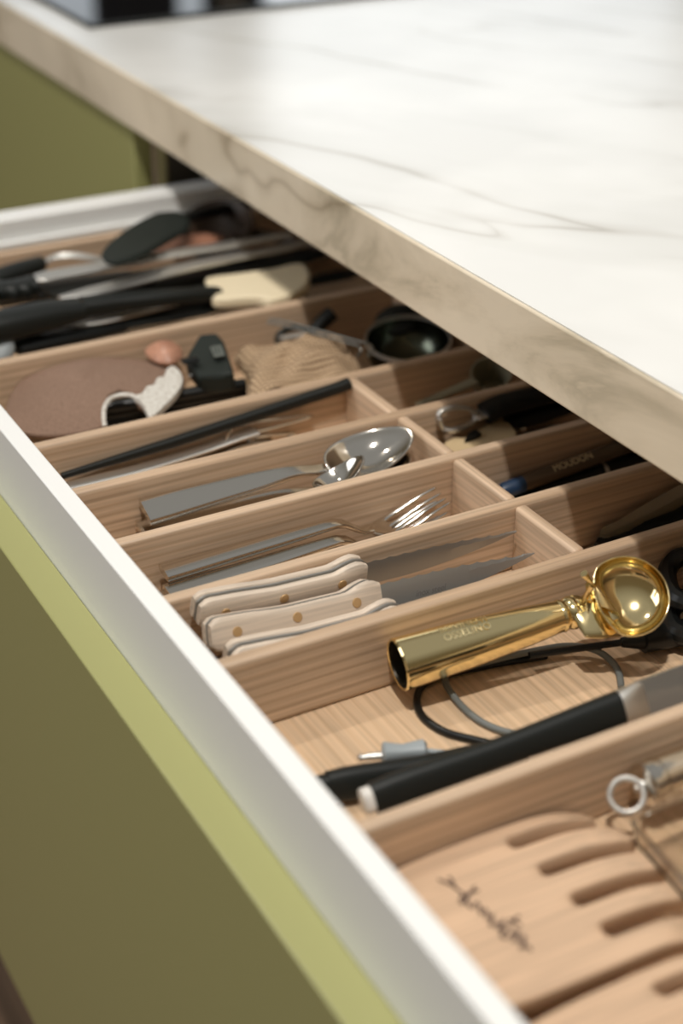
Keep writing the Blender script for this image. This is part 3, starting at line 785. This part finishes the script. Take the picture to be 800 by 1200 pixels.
for i in range(rings):
    for j in range(kk):
        f = (i * kk + j, i * kk + (j + 1) % kk, (i + 1) * kk + (j + 1) % kk, (i + 1) * kk + j)
        c_ = sum((vs[x] for x in f), V()) / 4
        if not inarch(c_): fs.append(f)
obj('dome', G().add(vs, fs), 'brown_clay', cr_, solid=.004, offset=-1)
obj('arch_edge', G().tube(smooth([at(a, b, z) for a, b, z in ((123, 500, -.016), (121.5, 488, -.012), (123, 476, -.010), (130, 467, -.008), (142, 463, -.007), (155, 464, -.006), (165, 472, -.007), (172, 481, -.008), (177, 488, -.009))], 5), .0018, n=10), 'white_glaze', cr_)
obj('glazed_lip', G().slab(smooth([at(a, b, -.0030) for a, b in ((157, 463), (166, 460), (172, 452), (180, 450), (184, 442), (192, 440), (195, 432), (203, 428), (212, 436), (214, 447), (206, 461), (193, 474), (177, 488), (170, 478), (164, 468))], 3, True), (0, 0, -.006)), 'white_glaze', cr_, bevel=.0015)
BAY = (-.438, -.312)
wb = tag(shell('wooden_stopper', [(168, 412), (180, 405), (200, 403), (214, 409), (214, 420), (200, 427), (180, 424)], -.012, 'rosy_wood', None, .010, .004),
         'reddish brown rounded wooden stopper behind the clay spoon rest', 'stopper')
dv = thing('black_clip', 'chunky faceted black plastic clip with a printed label and round slot', 'clip', at(245, 430, TF))
P_ = lambda a, b, z: at(a, b, z)
zt = .006
vsd = [P_(216, 420, zt - .006), P_(233, 391, zt), P_(254, 389, zt), P_(262, 398, zt), P_(274, 436, zt - .004), P_(256, 441, zt - .008), P_(232, 441, zt - .010)]
dn = V((-.003, .003, -.017))
obj('body', G().slab(vsd, dn), 'dark_slate', dv, bevel=.003, seg=2)
lm = at(253, 410, zt + .002); 
e1_ = (P_(262, 428, zt) - P_(249, 396, zt)).normalized(); nn = V((.05, -.15, 1)); e2_ = nn.cross(e1_).normalized(); nn = e1_.cross(e2_)
LM = Matrix((e1_, e2_, nn)).transposed().to_4x4(); LM.translation = P_(255, 412, zt + .0005)
L_ = lambda x, y, z=.0: LM @ V((x, y, z))
obj('label_panel', G().slab([L_(-.010, -.0042), L_(.010, -.0042), L_(.010, .0042), L_(-.010, .0042)], (LM.to_3x3() @ V((0, 0, 1))) * .0007), 'label_grey', dv)
g = G()
for y_ in (-.0022, 0, .0022):
    for k_ in range(5): g.slab([L_(-.008 + k_ * .0032, y_ - .0005, .0008), L_(-.0058 + k_ * .0032, y_ - .0005, .0008), L_(-.0058 + k_ * .0032, y_ + .0005, .0008), L_(-.008 + k_ * .0032, y_ + .0005, .0008)], (0, 0, .0001))
obj('label_print', g, 'dark_slate', dv)
obj('slot', G().loft([P_(214, 424, zt - .002), P_(231, 420, zt - .0015)], .009, .003, n=14, p=3), 'black_plastic', dv)
obj('screw', G().lathe(P_(224, 441, -.010), (.3, -.4, 1), [(0, 0), (0, .0022), (.001, .0018), (.0014, 0)], 12), 'polished_steel', dv)
for i, (a, b, z0, rr, lb) in enumerate([((122, 478), (286, 450), -.0195, .0046, 'black rod highest of three, in front of the black clip'),
                                       ((116, 488), (290, 457), -.0285, .0044, 'middle black rod of three beside the clay spoon rest'),
                                       ((112, 499), (292, 462), -.036, .0044, 'lowest black rod of three, nearest the divider')]):
    s_ = thing('black_rod', lb, 'rod', at(*a, TF), group='black rods in the spoon rest compartment')
    u_, v_ = at(*a, z0), at(*b, z0); dd = (v_ - u_).normalized(); Ls = (v_ - u_).length
    obj('shaft', G().lathe(u_, dd, [(0, 0), (0, rr * .8), (.002, rr), (Ls, rr), (Ls + .001, rr * .8), (Ls + .001, 0)], 18), 'black_plastic', s_, sharp=40)
    obj('brass_tip', G().lathe(v_ + dd * .0012, dd, [(0, 0), (0, rr * .7), (.003, rr * .5), (.003, 0)], 14), 'brass_rivet', s_)
# burlap pouch
pz = -.012
po = [(275, 418), (284, 412), (310, 405), (340, 406), (362, 396), (380, 391), (398, 402), (412, 416), (424, 436), (395, 447), (352, 456), (315, 463), (293, 466), (291, 448), (286, 432)]
import mathutils
def ruff(p_): return .013 * mathutils.noise.noise(V((p_.x * 55, p_.y * 38, 3.1))) + .002 * mathutils.noise.noise(p_ * 160)
pch = thing('burlap_pouch', 'crumpled light brown burlap pouch lying against the divider', 'pouch', at(350, 430, TF))
shell('cloth', po, pz, 'burlap', pch, .013, .003, None, .8, ruff, 10)
shell('cloth_underside', po, pz - .0045, 'burlap', pch, -.020, .003, None, .6, None, 8)
# wire strainer / small black cup and dark clamp
st = thing('tea_strainer', 'small dark round strainer cup with a double wire handle, in the shade by the partition', 'strainer', at(475, 400, TF))
cs_ = at(478, 399, -.008)
obj('cup', G().lathe(cs_, (.12, -.10, 1), [(-.030, 0), (-.029, .014), (-.022, .026), (-.010, .0325), (0, .0335), (.0005, .0348), (-.0015, .0355), (-.011, .0345), (-.024, .0275), (-.0315, .015), (-.0325, 0)], 40), 'dark_steel', st, sharp=60)
obj('rim', G().lathe(cs_ + V((.0001, 0, .0018)), (.12, -.10, 1), [(-.0016, .0335), (.0012, .0338), (.0014, .0352), (-.0014, .0358), (-.0016, .0335)], 40), 'dull_steel', st, sharp=60)
obj('wire_handle', G().tube(smooth([at(a, b, c) for a, b, c in ((316, 374, .004), (330, 376, .005), (380, 389, .006), (420, 400, .006), (434, 404, .005), (437, 411, .001), (431, 417, -.004))], 6), .0009), 'dark_wire', st)
obj('wire_handle', G().tube(smooth([at(a, b, c) for a, b, c in ((313, 378, .0), (330, 381, .001), (380, 394, .002), (408, 402, .002), (419, 405, .002), (423, 411, -.001), (418, 418, -.004))], 6), .0009), 'dark_wire', st)
obj('lid', G().lathe(at(466, 378, -.012), (.1, -.35, 1), [(0, 0), (0, .019), (.002, .020), (.005, .019), (.012, .009), (.013, 0)], 32), 'black_satin', st)
cp = thing('black_clamp', 'dark corkscrew-like clamp leaning on the divider behind the burlap pouch', 'kitchen tool', at(360, 385, TF))
obj('handle', G().loft(smooth([at(362, 398, -.025), at(375, 380, -.012), at(390, 366, -.003)], 4), [.014] * 9, [.011] * 9, n=14, p=3), 'black_plastic', cp)
obj('frame_loop', G().tube(smooth([at(a, b, -.024) for a, b in ((325, 398), (332, 388), (350, 384), (368, 388), (372, 398), (350, 404), (332, 406))], 5, True), .0028, closed=True), 'black_satin', cp)
obj('cross_bar', G().tube([at(328, 397, -.02), at(371, 390, -.02)], .0024), 'dull_steel', cp)

BAY = (-.665, -.462)
# ------------------------------------------------------------------ farthest compartment: the pile of cooking tools
def at2(q): return at(*q)
# black slotted turner blade
tu = thing('silicone_turner', 'dark slate turner with a broad rounded blade, tilted up near the drawer side', 'turner', at(170, 290, TF))
bl = [(118, 300), (124, 288), (142, 272), (166, 257), (186, 249), (206, 247), (219, 253), (218, 264), (200, 275), (174, 290), (150, 301), (130, 305)]
zz = .036
obj('blade', G().slab(smooth([at(a, b, zz - .010 * (a > 190)) for a, b in bl], 4, True), (.002, .002, -.005)), 'dark_slate', tu, bevel=.0015)
obj('handle', G().loft([at(214, 256, .022), at(240, 250, .016), at(290, 240, .010)], [.014, .012, .014], [.008, .010, .010], n=14, p=3), 'black_plastic', tu)
ld = thing('wooden_ladle', 'dark brown round ladle in the shade at the far end of the drawer', 'ladle', at(255, 265, TF))
mat('dark_walnut', (.05, .03, .018), .5)
obj('bowl', G().lathe(at(252, 265, .006), (.25, -.35, .9), [(-.020, 0), (-.019, .012), (-.012, .026), (0, .033), (.001, .036), (-.003, .0365), (-.015, .030), (-.024, .014), (-.025, 0)], 36), 'dark_walnut', ld, sharp=60)
obj('handle', G().loft([at(278, 268, .0), at(330, 280, -.004), at(380, 290, -.004)], .011, .009, n=14), 'dark_walnut', ld)
ws = tag(obj('wooden_spatula', G().slab(smooth([at(a, b, .004) for a, b in ((140, 305), (170, 288), (215, 276), (240, 273), (262, 277), (240, 286), (200, 296), (160, 306))], 4, True), (0, 0, -.006)), 'rosy_wood', bevel=.0015),
         'pinkish wooden spatula blade under the steel tongs', 'spatula')
lh = thing('whisk', 'black-handled tool with a bright steel neck loop, at the far left of the pile', 'whisk', at(30, 315, TF))
obj('handle', G().loft([at(-40, 336, .004), at(-10, 328, .006), at(20, 318, .008), at(48, 309, .008), at(51, 308, .008)], [.016, .018, .018, .015, .010], [.015, .016, .016, .014, .01], n=18), 'black_satin', lh)
for dz, ex in ((0, 0), (.004, 3)):
    obj('wire', G().tube(smooth([at(50, 309, .008), at(64, 300 + ex, .010), at(85, 298 + ex, .010), at(108, 301 + ex, .006), at(130, 306 + ex, 0)], 6), .0017), 'dull_steel', lh)
# steel tongs with black scalloped grips
tn = thing('kitchen_tongs', 'long steel kitchen tongs with black scalloped grips, across the middle of the pile', 'tongs', at(150, 320, TF))
def arm(p, ws_, zz_, m='dull_steel', th=.004):
    pts = smooth([at(a, b, zz_) for a, b in p], 6); n_ = len(pts)
    obj('arm', G().loft(pts, lerps(ws_, n_), th, up=(0, 0, 1), n=16, p=4), m, tn, sharp=45)
arm([(36, 329), (60, 323), (120, 312), (200, 298), (300, 282), (340, 275)], [(0, .006), (.15, .020), (.6, .015), (1, .010)], .017)
arm([(70, 350), (110, 341), (170, 326), (240, 308), (330, 291), (360, 285)], [(0, .006), (.2, .017), (.6, .016), (1, .011)], .010)
obj('dark_gap_fill', G().slab([at(44, 336, .009), at(70, 350, .006), at(180, 330, .006), at(190, 316, .009)], (0, 0, -.003)), 'black_satin', tn)  # black sheet added to darken the gap between the arms
gp = [at(-60, 352, .012), at(-30, 347, .012), at(-12, 344, .012), at(0, 342, .012), at(12, 341, .012), at(24, 339, .012), at(36, 336, .012), at(42, 335, .012)]
obj('grip', G().loft(smooth(gp, 4), [.024 + .004 * math.sin(i * 1.6) for i in range(29)], .016, n=16, p=2.6), 'black_satin', tn)
# big black handle with a joint
bh = thing('black_spatula', 'thick black jointed handle lying across the front of the pile', 'spatula', at(120, 370, TF))
obj('handle', G().loft(smooth([at(-60, 395, .004), at(0, 382, .006), at(50, 371, .006), at(94, 362, .006)], 5), lerps([(0, .030), (.6, .030), (1, .026)], 16), lerps([(0, .024), (.7, .022), (1, .016)], 16), n=20, p=2.8), 'black_satin', bh)
obj('shaft', G().loft(smooth([at(96, 360, .005), at(140, 354, .005), at(200, 348, .004), at(246, 344, .0), at(252, 344, .0)], 5), lerps([(0, .022), (.5, .017), (1, .013)], 21), lerps([(0, .016), (1, .010)], 21), n=18, p=3), 'black_satin', bh)
cs2 = thing('cream_spatula', 'cream silicone spatula with a rounded blade, half in the counter shade', 'spatula', at(300, 330, TF))
ol = [(241, 330), (244, 324), (275, 320), (318, 314), (345, 308), (358, 311), (363, 322), (358, 335), (340, 345), (318, 350), (300, 347), (254, 350), (246, 342)]
obj('blade', G().slab(smooth([at(a, b, .000) for a, b in ol], 4, True), (0, 0, -.009)), 'cream_silicone', cs2, bevel=.003, seg=3)
obj('handle', G().loft([at(244, 338, -.006), at(180, 350, -.006), at(120, 362, -.008)], [.014, .010, .010], [.007, .008, .008], n=14), 'black_satin', cs2)
sk = thing('steel_skimmer', 'thin steel-shafted tool with a black oval head, lowest in front of the pile', 'skimmer', at(220, 365, TF))
obj('shaft', G().loft([at(60, 386, -.012), at(120, 376, -.008), at(175, 363, -.008), at(228, 350, -.008)], [.006, .010, .009, .006], .003, n=14, p=3.5), 'dull_steel', sk)
obj('head', G().loft([at(222, 354, -.012), at(235, 352, -.011), at(270, 350, -.010), at(300, 349, -.010), at(312, 348, -.010)], [.006, .018, .024, .020, .006], .008, n=18), 'black_plastic', sk)
for i, (a, b, z0, w_, lab) in enumerate([((15, 408), (260, 358), -.016, .026, 'flat black tool lowest in the pile, beside the divider'),
                                        ((30, 398), (300, 345), -.026, .030, 'black ladle shaft under the jointed handle'),
                                        ((110, 352), (380, 297), -.012, .026, 'black handle in the shade between the tongs and cream spatula'),
                                        ((250, 355), (420, 318), -.030, .026, 'black turner shaft beyond the cream spatula in the shade'),
                                        ((-10, 350), (300, 300), -.022, .034, 'black tool at the bottom of the pile under the tongs'),
                                        ((60, 350), (400, 290), -.034, .040, 'black spoon deep in the shade beneath the tongs arms')]):
    s_ = thing('black_utensil', lab, 'utensil', at(*a, TF))
    u_, v_ = at(*a, z0), at(*b, z0)
    obj('handle', G().loft([u_.lerp(v_, t_) for t_ in (0, .02, .2, .5, .52)], [w_ * .5, w_, w_ * .95, w_ * .7, w_ * .6], [.007, .012, .013, .009, .008], n=16, p=3), 'black_plastic', s_)
    obj('shaft', G().loft([u_.lerp(v_, t_) for t_ in (.515, .6, .9, 1)], [w_ * .5, w_ * .5, w_ * .9, w_ * .4], [.006, .006, .005, .003], n=14, p=3), 'black_satin', s_)
gk = tag(obj('grey_knob', G().lathe(at(-8, 406, -.008), (.55, -.3, .75), [(-.012, 0), (-.012, .012), (-.006, .0165), (0, .0165), (.003, .012), (.004, 0)], 28), 'grey_plastic', sharp=60), 'grey round knob end poking out at the left, beside the divider', 'knob')
